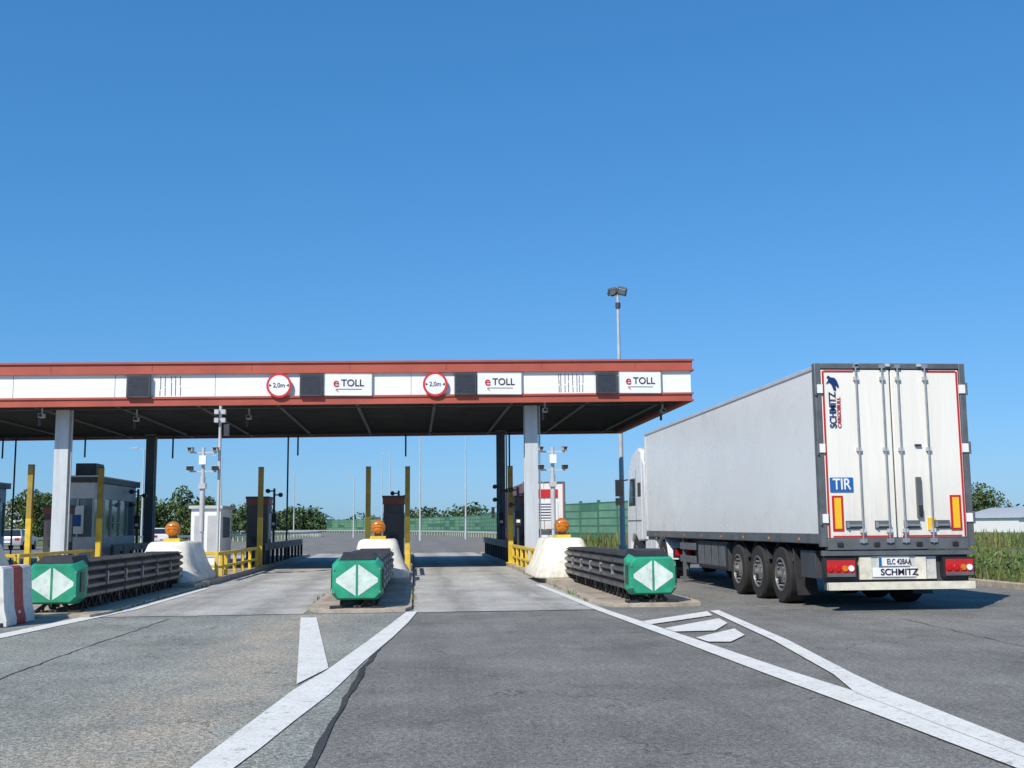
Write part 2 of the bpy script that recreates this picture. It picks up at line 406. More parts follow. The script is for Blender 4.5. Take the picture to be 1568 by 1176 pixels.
for cx,m,m2,y0 in ((-6.05,M_jw,M_jr,16.9),(-6.47,M_jr,M_jw,16.8)):
    b=B(); b.M=Matrix.Translation((cx,y0,.01))
    prof=[(-.2,.0),(.2,.0),(.2,.1),(.16,.25),(.14,.5),(.12,.82),(.08,.86),(-.08,.86),(-.12,.82),(-.14,.5),(-.16,.25),(-.2,.1)]
    b.prism(prof,'y',0,.42,m); b.prism(prof,'y',.425,.8,m2); b.prism(prof,'y',.805,1.2,m)
    b.box(-.15,-.05,-.02,1.22,0,.06,M_black); b.box(.05,.15,-.02,1.22,0,.06,M_black)
    for q in (.12,.52,.92): b.box(-.185,.185,q,q+.1,.12,.2,m)
    b.box(-.06,.06,-.02,0,.3,.7,m)
    b.obj('plastic_road_barrier',bevel=.02)

# ------------------------------------------------------------------ canopy
SH=Matrix(); SL=.0105   # roof fall of about one in a hundred
SH[2][0]=SL; SH[2][3]=-SL*8.8
def zc(x): return SL*(x-8.8)
X0,X1,Y0,Y1=-34.,8.8,34.55,47.2
e=empty('toll_canopy')
b=B(); b.M=SH
zb,zw,zr,zt=5.30,5.56,6.27,6.63
b.box(X0,X1,Y0,Y0+.18,zw,zr,M_white)
b.box(X1-.18,X1,Y0+.18,Y1-.18,zw,zr,M_white); b.box(X0,X1,Y1-.18,Y1,zw,zr,M_white)
def band(z0,z1,out,lip):
    b.box(X0,X1+out,Y0-out,Y0+.14,z0,z1,M_red); b.box(X1-.14,X1+out,Y0+.14,Y1-.14,z0,z1,M_red); b.box(X0,X1+out,Y1-.14,Y1+out,z0,z1,M_red)
    b.box(X0,X1+out+lip,Y0-out-lip,Y0-out,z1-.05,z1+.01,M_red)
    b.box(X0,X1+out+lip,Y0-out-lip,Y0-out,z0-.01,z0+.045,M_red)
    b.box(X1+out,X1+out+lip,Y0-out,Y1+out,z0-.01,z0+.045,M_red)
band(zb,zw-.004,.03,.04); band(zr+.004,zt,.05,.05)
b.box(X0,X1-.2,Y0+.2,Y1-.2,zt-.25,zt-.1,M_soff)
b.obj('fascia',e)
b=B(); b.M=SH
x=X0+.9
while x<X1-.3:
    b.box(x-.006,x+.006,Y0-.004,Y0+.01,zw,zr-.003,M_beam)
    b.box(x+1.1-.005,x+1.1+.005,Y0-.056,Y0-.04,zr+.06,zt-.06,M_soff)
    x+=3.0
for xs in ([4.55,4.62,4.75,4.86,5.0,5.12,5.2,5.32],[-7.75,-7.6,-7.42,-7.3,-7.15]):
    for q in xs:
        z0=zw+.05
        while z0<zr-.12:
            z1=min(zr-.07,z0+random.uniform(.15,.5)); qq=q+random.uniform(-.01,.01)
            b.box(qq-.011,qq+.011,Y0-.008,Y0-.002,z0,z1,M_beam); z0=z1+random.uniform(.01,.05)
b.obj('fascia_seams',e,smooth=False)
b=B(); b.M=SH
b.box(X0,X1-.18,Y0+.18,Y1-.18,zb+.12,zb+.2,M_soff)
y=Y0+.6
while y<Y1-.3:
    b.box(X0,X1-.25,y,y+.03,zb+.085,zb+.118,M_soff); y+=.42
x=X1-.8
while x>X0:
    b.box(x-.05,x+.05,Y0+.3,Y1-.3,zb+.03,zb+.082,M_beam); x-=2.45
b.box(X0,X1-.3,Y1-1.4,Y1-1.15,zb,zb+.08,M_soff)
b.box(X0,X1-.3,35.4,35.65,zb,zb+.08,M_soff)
b.obj('soffit',e,smooth=False)
b=B()
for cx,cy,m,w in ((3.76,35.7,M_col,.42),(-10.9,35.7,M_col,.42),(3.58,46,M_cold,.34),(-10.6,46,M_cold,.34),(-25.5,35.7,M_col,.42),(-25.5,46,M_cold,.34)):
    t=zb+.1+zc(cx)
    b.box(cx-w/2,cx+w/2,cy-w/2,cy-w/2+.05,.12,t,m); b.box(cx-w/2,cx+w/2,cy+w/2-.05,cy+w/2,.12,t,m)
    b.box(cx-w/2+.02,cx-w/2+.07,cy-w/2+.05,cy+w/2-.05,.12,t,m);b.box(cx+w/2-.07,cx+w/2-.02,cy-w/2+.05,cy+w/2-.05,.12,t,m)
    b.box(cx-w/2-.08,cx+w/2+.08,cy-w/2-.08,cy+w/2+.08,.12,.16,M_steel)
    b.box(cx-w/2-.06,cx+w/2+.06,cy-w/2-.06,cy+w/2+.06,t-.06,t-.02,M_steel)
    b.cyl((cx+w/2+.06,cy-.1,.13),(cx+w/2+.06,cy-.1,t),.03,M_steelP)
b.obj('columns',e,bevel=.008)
b=B()
def hang(px_x,y,l,r=.035):
    t=zb+.1+zc(px_x); b.cyl((px_x,y,t-l),(px_x,y,t),r,M_dark,n=8)
for x_,y_,l_ in ((-9.7,45.8,1.0),(-5.2,46.6,5.2),(-4.8,46.6,.9),(-.35,46.6,1.0),(-10.9,46.8,.9),(-15.9,46,5.1),(-16.4,46,.9),(3.98,46.4,4.8),(-13.2,46,.9)): hang(x_,y_,l_)
for x_,y_ in ((4.15,35.0),(-8.9,36.5),(-5.3,36.2),(8.1,35.6),(-11.4,35.1)):
    t=zb+.1+zc(x_)
    b.cyl((x_,y_,t-.25),(x_,y_,t),.03,M_steelP,n=8); b.box(x_-.07,x_+.07,y_-.16,y_+.12,t-.38,t-.25,M_steelP)
    b.box(x_-.05,x_+.05,y_-.18,y_-.16,t-.36,t-.27,M_black); b.box(x_-.09,x_-.03,y_-.05,y_+.05,t-.62,t-.4,M_dark)
b.obj('hangers_and_cameras',e)

def led(x0,x1):
    e=empty('lane_display'); dz=zc((x0+x1)/2)
    b=B(); z0=5.54+dz;z1=6.24+dz
    b.box(x0,x1,Y0-.17,Y0-.06,z0,z1,M_dark)
    b.box(x0+.05,x1-.05,Y0-.176,Y0-.17,z0+.05,z1-.05,M_led)
    for q in range(1,9): b.box(x0+.06,x1-.06,Y0-.181,Y0-.176,z0+.03+q*.068,z0+.036+q*.068,M_black)
    for q in (x0+.1,x1-.15): b.box(q,q+.05,Y0-.06,Y0-.004,z0+.1,z1-.1,M_steel)
    b.obj('housing',e,smooth=False)
for q in ((5.72,6.38),(1.25,1.92),(-3.52,-2.84),(-8.72,-8.02)): led(*q)
def etoll(x0,x1):
    e=empty('toll_sign'); dz=zc((x0+x1)/2); b=B(); z0=5.54+dz;z1=6.25+dz;cx=(x0+x1)/2
    b.box(x0,x1,Y0-.09,Y0-.06,z0,z1,M_signw)
    for q in (x0,x1-.02): b.box(q,q+.02,Y0-.1,Y0-.091,z0,z1,M_steel)
    b.box(x0,x1,Y0-.1,Y0-.091,z1-.02,z1,M_steel); b.box(x0,x1,Y0-.1,Y0-.091,z0,z0+.02,M_steel)
    for q in (x0+.2,x1-.25): b.box(q,q+.05,Y0-.06,Y0-.004,z0+.1,z1-.1,M_steel)
    b.obj('panel',e,smooth=False)
    text('TOLL',(cx+.13,Y0-.1,z0+.40),.3,M_ink,e,width=.7,bold=.003)
    text('e',(cx-.37,Y0-.1,z0+.41),.4,M_inkr,e,bold=.004)
    b=B(); b.box(cx-.38,cx+.42,Y0-.1,Y0-.092,z0+.205,z0+.22,M_ink); b.beam((cx-.38,Y0-.1,z0+.2),(cx-.3,Y0-.1,z0+.13),.008,.02,M_inkr); b.obj('underline',e,smooth=False)
for q in ((6.45,7.82),(1.95,3.37),(-2.78,-1.3)): etoll(*q)
def wsign(cx):
    e=empty('width_limit_sign'); dz=zc(cx); cz=5.88+dz; b=B()
    b.lathe((cx,Y0-.12,cz),(0,-1,0),[(.385,0),(.385,.02)],M_signred,40)
    b.lathe((cx,Y0-.141,cz),(0,-1,0),[(.315,0),(.315,.004)],M_signw,40)
    b.box(cx-.25,cx-.2,Y0-.119,Y0-.02,cz-.3,cz+.3,M_steel);b.box(cx+.2,cx+.25,Y0-.119,Y0-.02,cz-.3,cz+.3,M_steel)
    for s_ in (-1,1): b.add([(cx+s_*.3,Y0-.148,cz-.05),(cx+s_*.3,Y0-.148,cz+.05),(cx+s_*.22,Y0-.148,cz)],[(0,1,2)],M_ink)
    b.obj('disc',e)
    text('2,0m',(cx,Y0-.149,cz),.2,M_ink,e,width=.36,bold=.002)
wsign(.65); wsign(-4.15)

# ------------------------------------------------------------------ lane furniture
def ypost(x,y,h=3.42):
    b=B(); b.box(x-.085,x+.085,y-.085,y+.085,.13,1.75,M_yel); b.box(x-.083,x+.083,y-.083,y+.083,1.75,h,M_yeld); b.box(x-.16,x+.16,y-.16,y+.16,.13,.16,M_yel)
    b.box(x-.09,x+.09,y-.09,y+.09,h,h+.02,M_black)
    b.obj('lane_edge_post',bevel=.01)
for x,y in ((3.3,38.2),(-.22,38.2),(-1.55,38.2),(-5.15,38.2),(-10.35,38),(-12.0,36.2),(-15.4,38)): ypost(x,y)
def yrail(pts,h=.72,name='guard_railing'):
    b=B()
    for (x0,y0),(x1,y1) in zip(pts[:-1],pts[1:]):
        b.beam((x0,y0,h+.13),(x1,y1,h+.13),.09,.09,M_yel); b.beam((x0,y0,h-.22),(x1,y1,h-.22),.07,.07,M_yel)
        n=max(1,int(math.hypot(x1-x0,y1-y0)/1.5))
        for k in range(n+1):
            t=k/n; x=x0+(x1-x0)*t;y=y0+(y1-y0)*t
            b.box(x-.045,x+.045,y-.045,y+.045,.12,h+.1,M_yel)
    b.obj(name,bevel=.01)
yrail([(3.3,29.9),(3.32,37.5)],.6); yrail([(-5.15,30),(-5.15,37.5)],.6); yrail([(-6.8,31),(-5.2,31)],.6)
yrail([(-.15,32),(-.15,37.5)],.55); yrail([(-11.9,30.2),(-10.3,30.2)],.6);yrail([(-10.25,30.2),(-10.25,37)],.6); yrail([(-17.2,33),(-15.35,33),(-15.35,37.5)],.6)
def brail(x,y0,y1):
    b=B(); b.beam((x,y0,.75),(x,y1,.75),.1,.25,M_dark)
    y=y0
    while y<=y1: b.box(x-.05,x+.05,y-.05,y+.05,.12,.8,M_black); y+=1.3
    b.obj('steel_guardrail')
brail(3.33,39,53); brail(-5.13,39,52); brail(-1.7,39,52); brail(-10.3,39.5,52)
def kiosk(cx,y,m=M_dark,h=2.5,w=.72):
    b=B(); b.box(cx-w/2,cx+w/2,y,y+1.1,.13,h,m)
    b.box(cx-w/2-.03,cx+w/2+.03,y-.03,y+1.13,h-.3,h-.08,M_brown); b.box(cx-w/2-.05,cx+w/2+.05,y-.05,y+1.15,h-.08,h,M_dark)
    b.box(cx-w/2+.1,cx+w/2-.1,y-.012,y,1.2,1.9,M_led); b.box(cx+w/2,cx+w/2+.02,y+.2,y+.9,1.0,1.9,M_steel); b.box(cx-w/2-.02,cx-w/2,y+.2,y+.9,1.0,1.9,M_steel)
    b.box(cx-.15,cx+.15,y-.06,y-.012,.9,1.1,M_black)
    b.obj('payment_kiosk',bevel=.015)
kiosk(-.72,40); kiosk(-5.5,40); kiosk(4.1,41); kiosk(-11.6,37.3,h=2.2,w=.6)
def sensor_pole(x,y,h):
    b=B(); b.cyl((x,y,.13),(x,y,h),.045,M_dark)
    for z,s_ in ((h-.1,-1),(h-.25,1),(h-.6,-1)):
        b.box(min(x+s_*.02,x+s_*.24),max(x+s_*.02,x+s_*.24),y-.03,y+.03,z-.025,z+.025,M_dark)
        b.lathe((x+s_*.24,y-.12,z),(0,1,0),[(.07,0),(.085,.02),(.085,.2),(.06,.26)],M_black,14)
    b.box(x-.1,x+.1,y-.1,y+.1,1.4,1.9,M_black); b.box(x-.06,x+.06,y-.11,y-.1,1.5,1.6,M_signw)
    b.obj('lane_signal')
for q in ((-5.35,43.5,2.9),(-10.45,43.5,2.9),(3.35,43,3.0),(3.5,37.6,2.7),(-.6,44,2.8),(-16.0,44,2.8)): sensor_pole(*q)
def campole(x,y,h):
    b=B(); b.cyl((x,y,.13),(x,y,h),.05,M_steelP,n=12); b.cyl((x,y,1.3),(x,y,2.9),.075,M_steelP,n=12)
    for z in (h-.15,h-.7):
        b.beam((x-.38,y,z),(x+.38,y,z),.045,.045,M_steelP)
        for s_ in (-.36,.36):
            b.box(x+s_-.075,x+s_+.075,y-.25,y+.08,z+.03,z+.14,M_dark if z<h-.3 else M_steelP); b.box(x+s_-.085,x+s_+.085,y-.28,y+.1,z+.14,z+.152,M_steelP)
            b.box(x+s_-.05,x+s_+.05,y-.256,y-.25,z+.045,z+.125,M_black)
    b.box(x-.1,x+.1,y-.15,y-.05,h-.5,h-.24,M_signw); b.box(x-.1,x+.1,y-.12,y+.1,2.55,2.7,M_steelP)
    b.box(x-.15,x+.15,y-.15,y+.15,.13,.16,M_steel)
    b.obj('camera_pole')
campole(-6.15,33.2,3.75); campole(4.15,33.2,3.75)
b=B(); b.cyl((-5.72,33.4,.13),(-5.72,33.4,5.0),.045,M_steelP,n=12)
for s_ in (-1,1):
    for z in (4.75,4.5): b.box(-5.72+s_*.1-.06,-5.72+s_*.1+.06,33.25,33.45,z,z+.13,M_steelP)
b.box(-5.6,-5.45,33.3,33.45,4.1,4.45,M_dark)
b.box(-5.87,-5.57,33.25,33.55,.13,.17,M_steel); b.obj('floodlight_pole')
b=B(); b.box(-6.9,-6.0,35.5,37.6,.12,2.0,M_signw); b.box(-6.97,-5.93,35.42,37.68,2.0,2.1,M_steelP)
b.box(-6.8,-6.5,35.48,35.5,.5,1.8,M_steelP); b.box(-6.4,-6.1,35.48,35.5,.5,1.8,M_steelP); b.box(-6.0,-5.98,35.9,37.2,1.1,1.75,M_glassL)
b.obj('service_cabinet',bevel=.01)

def booth(x0,x1,y0,y1,h=3.2):
    e=empty('toll_booth'); b=B()
    b.box(x0,x1,y0,y1,.13,1.15,M_booth)
    b.box(x0,x1,y0,y1,2.45,h-.2,M_booth); b.box(x0-.12,x1+.12,y0-.15,y1+.15,h-.2,h-.02,M_dark)
    b.box(x0-.13,x1+.13,y0-.16,y1+.16,h-.02,h+.03,M_booth)
    n=5
    for k in range(n+1):
        y=y0+.03+(y1-y0-.06)*k/n
        for x in (x0+.03,x1-.03): b.box(x-.03,x+.03,y-.03,y+.03,1.15,2.45,M_steelP)
    b.box((x0+x1)/2-.03,(x0+x1)/2+.03,y0,y0+.06,1.15,2.45,M_steelP)
    b.box(x1,x1+.03,y0+1.2,y0+1.25,.2,2.4,M_steelP); b.box(x1,x1+.05,y0+2.2,y0+3.4,1.6,1.65,M_steelP)
    b.box(x1,x1+.02,y0+.3,y0+.9,.35,1.0,M_steelP)
    b.obj('shell',e,bevel=.008)
    b=B(); b.box(x0+.05,x1-.05,y0+.07,y1-.07,1.15,2.45,M_glassL); b.obj('windows',e)
    b=B(); b.box((x0+x1)/2-.22,(x0+x1)/2+.22,y0-.03,y0,1.25,2.2,M_signw); b.box((x0+x1)/2-.14,(x0+x1)/2+.14,y0-.035,y0-.03,1.5,1.9,M_blue); b.obj('notice',e)
    b=B(); b.box(x0+.2,x1-.2,y0+.8,y0+1.8,h+.03,h+.5,M_dark); b.obj('air_conditioner',e,bevel=.02)
booth(-12.0,-10.9,39.3,45.0); booth(-17.3,-16.0,39.3,45.5); booth(-22.3,-21,39.3,45)

# ------------------------------------------------------------------ lorry with refrigerated trailer
def wheel(b,x,y,r=.5,w=.3,out=-1):
    d=(out,0,0)
    b.lathe((x,y,r),d,[(r*.6,-w),(r*.93,-w),(r,-w+.04),(r,-.04),(r*.94,0),(r*.62,.0),(r*.6,-.03)],M_rub,32)
    b.lathe((x+out*.001,y,r),d,[(r*.6,-.08),(r*.6,.004),(r*.55,.01),(r*.5,-.06),(r*.34,-.09),(r*.3,-.02),(r*.16,.0),(r*.14,.07),(.0,.075)],M_rim,24)
    for k in range(10):
        a=k*.628; b.cyl((x+out*-.05,y+math.cos(a)*r*.4,r+math.sin(a)*r*.4),(x+out*.01,y+math.cos(a)*r*.4,r+math.sin(a)*r*.4),.014,M_steel,n=6)
def trailer(e,x0,x1,y0,y1,zt,mside,mdoor,detail=True):
    zb=1.17
    b=B(); b.box(x0+.02,x1-.02,y0+.12,y1,zb,zt-.05,mside); b.obj('box_body',e,bevel=.03)
    b=B()
    b.box(x0,x0+.05,y0+.14,y1,zb-.1,zb+.06,M_tframe); b.box(x1-.05,x1,y0+.14,y1,zb-.1,zb+.06,M_tframe)
    b.box(x0+.002,x0+.05,y0+.14,y1,zt-.1,zt-.035,M_steelP); b.box(x1-.05,x1-.002,y0+.14,y1,zt-.1,zt-.035,M_steelP)
    b.box(x0-.003,x0+.04,y1-.05,y1+.02,zb+.07,zt-.11,M_steelP)
    b.box(x0,x0+.1,y0,y0+.14,zb-.15,zt,M_tframe); b.box(x1-.1,x1,y0,y0+.14,zb-.15,zt,M_tframe)
    b.box(x0+.1,x1-.1,y0,y0+.14,zt-.09,zt,M_tframe); b.box(x0+.1,x1-.1,y0,y0+.14,zb-.2,zb-.02,M_tframe)
    for q in (.7,1.22,1.75): b.box(x0+q-.04,x0+q+.04,y0-.03,y0,zt-.06,zt-.01,M_steelP)
    for q in (.3,.9,1.6,2.2): b.box(x0+q-.05,x0+q+.05,y0-.02,y0,zb-.15,zb-.08,M_black)
    for cx in (x0+.7,x1-.7): b.box(cx-.06,cx+.06,y0+.3,y1-1,.75,zb-.02,M_black)
    b.box(x0+.15,x1-.15,y0+.2,y1-.2,zb-.12,zb-.01,M_black)
    b.obj('frame',e,bevel=.008)
    mid=(x0+x1)/2
    b=B()
    b.box(x0+.105,mid-.012,y0+.02,y0+.11,zb-.015,zt-.1,mdoor); b.box(mid+.012,x1-.105,y0+.02,y0+.11,zb-.015,zt-.1,mdoor)
    b.obj('rear_doors',e,bevel=.012)
    b=B()
    b.box(mid-.012,mid+.012,y0+.05,y0+.1,zb,zt-.1,M_black)
    if detail:
        for q in (.68,1.12,1.38,1.84):
            x=x0+q; b.cyl((x,y0-.02,zb-.1),(x,y0-.02,zt-.06),.015,M_steel,n=10)
            for z in (zb+.1,zb+1.4,zt-.25): b.box(x-.04,x+.04,y0-.03,y0+.02,z-.03,z+.03,M_steelP)
            b.box(x-.06,x+.06,y0-.03,y0+.02,zb-.09,zb-.02,M_steel); b.box(x-.05,x+.05,y0-.03,y0,zt-.08,zt-.02,M_steel)
        for q in (.54,1.02,1.50,2.0):
            b.box(x0+q-.13,x0+q+.13,y0-.002,y0+.02,zb+.13,zb+.26,M_tframe); b.box(x0+q-.11,x0+q+.13,y0-.035,y0-.002,zb+.17,zb+.2,M_steel)
            b.box(x0+q-.12,x0+q-.09,y0-.04,y0-.002,zb+.15,zb+.24,M_steel)
        for z in (zb+.3,zb+1.42,zt-.42):
            for sx,xx in ((1,x0),(-1,x1)):
                b.box(min(xx-.01*sx,xx+.12*sx),max(xx-.01*sx,xx+.12*sx),y0-.02,y0,z-.07,z+.07,M_signw)
                b.cyl((xx,y0-.02,z-.1),(xx,y0-.02,z+.1),.02,M_tframe)
        b.box(x0+1.6,x0+1.68,y0-.03,y0+.02,zb+.3,zb+.95,M_tframe); b.cyl((x0+1.64,y0-.05,zb+.35),(x0+1.64,y0-.05,zb+.5),.03,M_black)
        b.box(x0+1.62,x0+1.72,y0-.02,y0+.02,zb+1.45,zb+1.48,M_black)
    b.obj('door_hardware',e)
    b=B()
    for xa in (x0+.125,x1-.155): b.box(xa,xa+.03,y0+.012,y0+.02,zb,zt-.13,M_tape)
    b.box(x0+.155,x0+.65,y0+.012,y0+.02,zt-.145,zt-.115,M_tape); b.box(x1-.65,x1-.155,y0+.012,y0+.02,zt-.145,zt-.115,M_tape)
    b.box(x0+.2,mid-.08,y0+.012,y0+.02,zb,zb+.025,M_tape); b.box(mid+.08,x1-.2,y0+.012,y0+.02,zb,zb+.025,M_tape)
    for xa in (x0+.2,x1-.37):
        b.box(xa,xa+.18,y0+.006,y0+.02,zb+.1,zb+.66,M_tape); b.box(xa+.035,xa+.145,y0,y0+.006,zb+.135,zb+.625,M_plyel)
    b.box(x0+.18,x0+.56,y0+.004,y0+.02,zb+.72,zb+.95,M_blue)
    if detail:
        b.box(x0+1.77,x0+1.9,y0,y0+.02,zb+.1,zb+.3,M_plyel)
    b.obj('markings',e,smooth=False)
    if detail:
        text('TIR',(x0+.37,y0,zb+.835),.25,M_signw,e,width=.3,bold=.003)
        text('SCHMITZ',(x0+.285,y0+.008,zt-.76),.16,M_navy,e,vertical=True,width=.58,bold=.002)
        text('CARGOBULL',(x0+.385,y0+.008,zt-.8),.085,M_tape,e,vertical=True,width=.5,bold=.001)
        b=B()
        ex,ez=x0+.28,zt-.33
        pts=[(-.09,.0),(-.04,.02),(.0,-.02),(.03,-.11),(.07,-.11),(.06,-.02),(.1,-.07),(.12,-.05),(.09,.04),(.05,.09),(-.02,.1),(-.05,.13),(-.08,.1),(-.05,.06)]
        b.prism([(ex+p[0],ez+p[1]) for p in pts],'y',y0+.004,y0+.02,M_navy); b.obj('emblem',e,smooth=False)
    b=B()
    b.box(x0+.08,x1-.08,y0+.12,y0+.2,.34,zb-.25,M_dark)
    b.box(x0+.08,x1-.04,y0-.02,y0+.08,.34,.46,M_cream)
    for q0,q1 in ((.62,.82),(1.55,1.72)): b.box(x0+q0,x0+q1,y0+.05,y0+.12,.5,.86,M_cream)
    b.box(x0+.82,x0+1.55,y0+.06,y0+.12,.5,.87,M_tgrey)
    b.box(x0+.83,x0+1.54,y0+.04,y0+.06,.54,.68,M_signw); b.box(x0+.93,x0+1.44,y0+.035,y0+.06,.71,.84,M_signw)
    b.box(x0+.93,x0+.98,y0+.03,y0+.035,.71,.84,M_blue)
    b.box(x0+1.72,x0+1.9,y0+.08,y0+.12,.5,.86,M_tgrey)
    b.box(x0+.01,x1-.01,y0+.02,y0+.1,.88,zb-.21,M_tframe)
    for sa in (x0+.03,x1-.55):
        b.box(sa,sa+.52,y0-.01,y0+.14,.53,.84,M_black)
        b.box(sa+.03,sa+.49,y0-.025,y0-.01,.56,.81,M_tape)
        for q,mm in ((.08,M_lensr),(.2,M_lensr),(.32,M_amber),(.42,M_signw)):
            b.cyl((sa+q,y0-.045,.68),(sa+q,y0-.01,.68),.048,mm,n=16)
        b.box(sa+.03,sa+.49,y0-.03,y0-.025,.55,.6,M_tframe)
    b.obj('rear_bumper',e,bevel=.008)
    if detail:
        text('SCHMITZ',(mid,y0+.037,.61),.14,M_ink,e,width=.62,bold=.003)
        text('ELC 428AA',(mid,y0+.03,.775),.12,M_ink,e,width=.4,bold=.001)
    b=B()
    for y in (y0+2.2,y0+3.51,y0+4.82):
        wheel(b,x0+.04,y,.5,.36,-1); wheel(b,x1-.04,y,.5,.36,1); b.cyl((x0+.3,y,.5),(x1-.3,y,.5),.07,M_black)
        for xx in (x0+.45,x1-.45): b.box(xx-.05,xx+.05,y-.5,y+.2,.55,.8,M_black)
    b.obj('wheels',e)
    b=B()
    for x in (x0+.08,x1-.42):
        b.beam((x+.17,y0+1.42,.18),(x+.17,y0+1.6,.98),.36,.02,M_black)
        for y in (y0+2.2,y0+3.51,y0+4.82):
            pts=[(y+math.cos(a)*.6,.5+math.sin(a)*.58) for a in [math.radians(q) for q in range(25,156,13)]]
            for (ya,za),(yb,zbb) in zip(pts[:-1],pts[1:]): b.beam((x+.17,ya,za),(x+.17,yb,zbb),.34,.015,M_black)
    b.box(x0+.1,x0+.5,y0+.6,y0+1.3,.5,.95,M_dark)
    b.box(x0+.12,x0+.8,y0+5.75,y0+8.2,.42,1.02,M_dark); b.box(x1-.8,x1-.12,y0+5.75,y0+8.2,.42,1.02,M_dark)
    b.box(x0+.1,x0+.12,y0+5.8,y0+8.15,.45,.99,M_black)
    for k in range(4): b.box(x0+.09,x0+.1,y0+5.9+k*.58,y0+6.4+k*.58,.5,.94,M_tframe)
    for x in (x0+.06,x1-.06):
        for z in (.5,.8): b.box(x-.02,x+.02,y0+8.25,y0+9.7,z,z+.16,M_tframe)
        b.box(x-.06+(.2 if x<mid else -.2),x+.06+(.2 if x<mid else -.2),y0+10.0,y0+10.12,.12,1.05,M_tframe)
    b.box(x0+.14,x0+.38,y0+9.9,y0+10.2,.06,.12,M_tframe)
    b.box(x0+.4,x1-.4,y0+8.3,y0+9.6,.5,1.0,M_black)
    for q in range(8): b.box(x0-.012,x0,y0+1+q*1.6,y0+1.08+q*1.6,zb-.06,zb-.01,M_amber)
    b.obj('running_gear',e,bevel=.006)
def tractor(e,x0,x1,y0,mcab):
    b=B()
    prof=[(y0,.95),(y0,3.5),(y0+.5,3.62),(y0+1.35,3.5),(y0+1.95,3.0),(y0+2.2,1.9),(y0+2.28,.5),(y0+1.75,.42),(y0+1.7,.9),(y0+1.4,1.08),(y0+.95,1.08),(y0+.62,.9)]
    b.prism(prof,'x',x0,x1,mcab); b.obj('cab',e,bevel=.07,seg=3)
    b=B()
    for x in (x0-.004,x1+.004):
        b.add([(x,y0+.95,1.95),(x,y0+1.95,1.95),(x,y0+1.72,2.75),(x,y0+.95,2.75)],[(0,1,2,3)],M_glass)
        b.add([(x,y0+.15,2.2),(x,y0+.6,2.2),(x,y0+.6,2.6),(x,y0+.15,2.6)],[(0,1,2,3)],M_dark)
        b.box(x-.004,x+.004,y0+.84,y0+.86,1.2,3.0,M_tframe); b.box(x-.004,x+.004,y0+.1,y0+2.1,1.5,1.53,M_tframe)
    b.add([(x0+.15,y0+2.2,1.95),(x1-.15,y0+2.2,1.95),(x1-.15,y0+1.98,3.0),(x0+.15,y0+1.98,3.0)],[(0,1,2,3)],M_glass)
    for s_,x in ((-1,x0),(1,x1)):
        b.beam((x,y0+2.0,2.75),(x+s_*.3,y0+2.1,2.7),.04,.04,M_black); b.box(x+s_*.27-.11,x+s_*.27+.11,y0+1.97,y0+2.12,2.25,2.75,M_black)
        b.box(x+s_*.27-.11,x+s_*.27+.11,y0+1.97,y0+2.12,1.98,2.2,M_black)
        b.box(min(x,x-s_*.3),max(x,x-s_*.3),y0+.25,y0+.75,.45,.9,M_black)
        b.prism([(y0-.5,1.0),(y0-.02,1.0),(y0-.02,3.3),(y0-.3,3.1)],'x',min(x,x-s_*.06),max(x,x-s_*.06),mcab)
    b.obj('cab_fittings',e)
    b=B()
    for y in (y0+1.3,y0-2.3):
        wheel(b,x0+.06,y,.5,.34 if y>y0 else .6,-1); wheel(b,x1-.06,y,.5,.34 if y>y0 else .6,1)
    b.obj('cab_wheels',e)
    b=B()
    for x in (x0+.75,x1-.75): b.box(x-.05,x+.05,y0-3.3,y0+1.5,.6,.9,M_black)
    for x in (x0+.04,x1-.7):
        b.box(x,x+.66,y0-1.55,y0-.2,.4,1.0,mcab if x<x0+.3 else M_steelP)
        pts=[(y0-2.3+math.cos(a)*.62,.5+math.sin(a)*.6) for a in [math.radians(q) for q in range(0,181,15)]]
        for (ya,za),(yb,zbb) in zip(pts[:-1],pts[1:]): b.beam((x+.33,ya,za),(x+.33,yb,zbb),.64,.02,mcab)
        b.box(x+.05,x+.6,y0-3.35,y0-3.3,.55,.8,M_black); b.box(x+.1,x+.5,y0-3.36,y0-3.35,.62,.76,M_lensr)
    b.cyl((x0+.9,y0-2.5,1.0),(x0+.9,y0-1.5,1.0),.3,M_black)
    b.obj('tractor_chassis',e)
e=empty('lorry_with_refrigerated_trailer')
trailer(e,6.45,8.98,17.3,30.75,3.97,M_tside,M_tdoor)
b=B(); b.box(6.85,8.6,30.76,31.1,2.1,3.8,M_cab); b.obj('refrigeration_unit',e,bevel=.04)
tractor(e,6.47,8.95,31.35,M_cab)
e=empty('lorry_with_red_trailer')
trailer(e,6.35,8.85,65,78.6,3.95,M_rtruck,M_tdoor,False)
b=B(); b.box(6.9,8.4,64.98,65.0,3.0,3.5,M_signred); b.box(6.9,8.4,64.98,65.0,1.7,2.8,M_signw)
for q in range(6): b.box(7.0,8.2,64.97,64.98,1.8+q*.16,1.86+q*.16,M_ink)
b.obj('lettering_blocks',e,smooth=False)
tractor(e,6.0,8.5,79.1,M_rtruck)

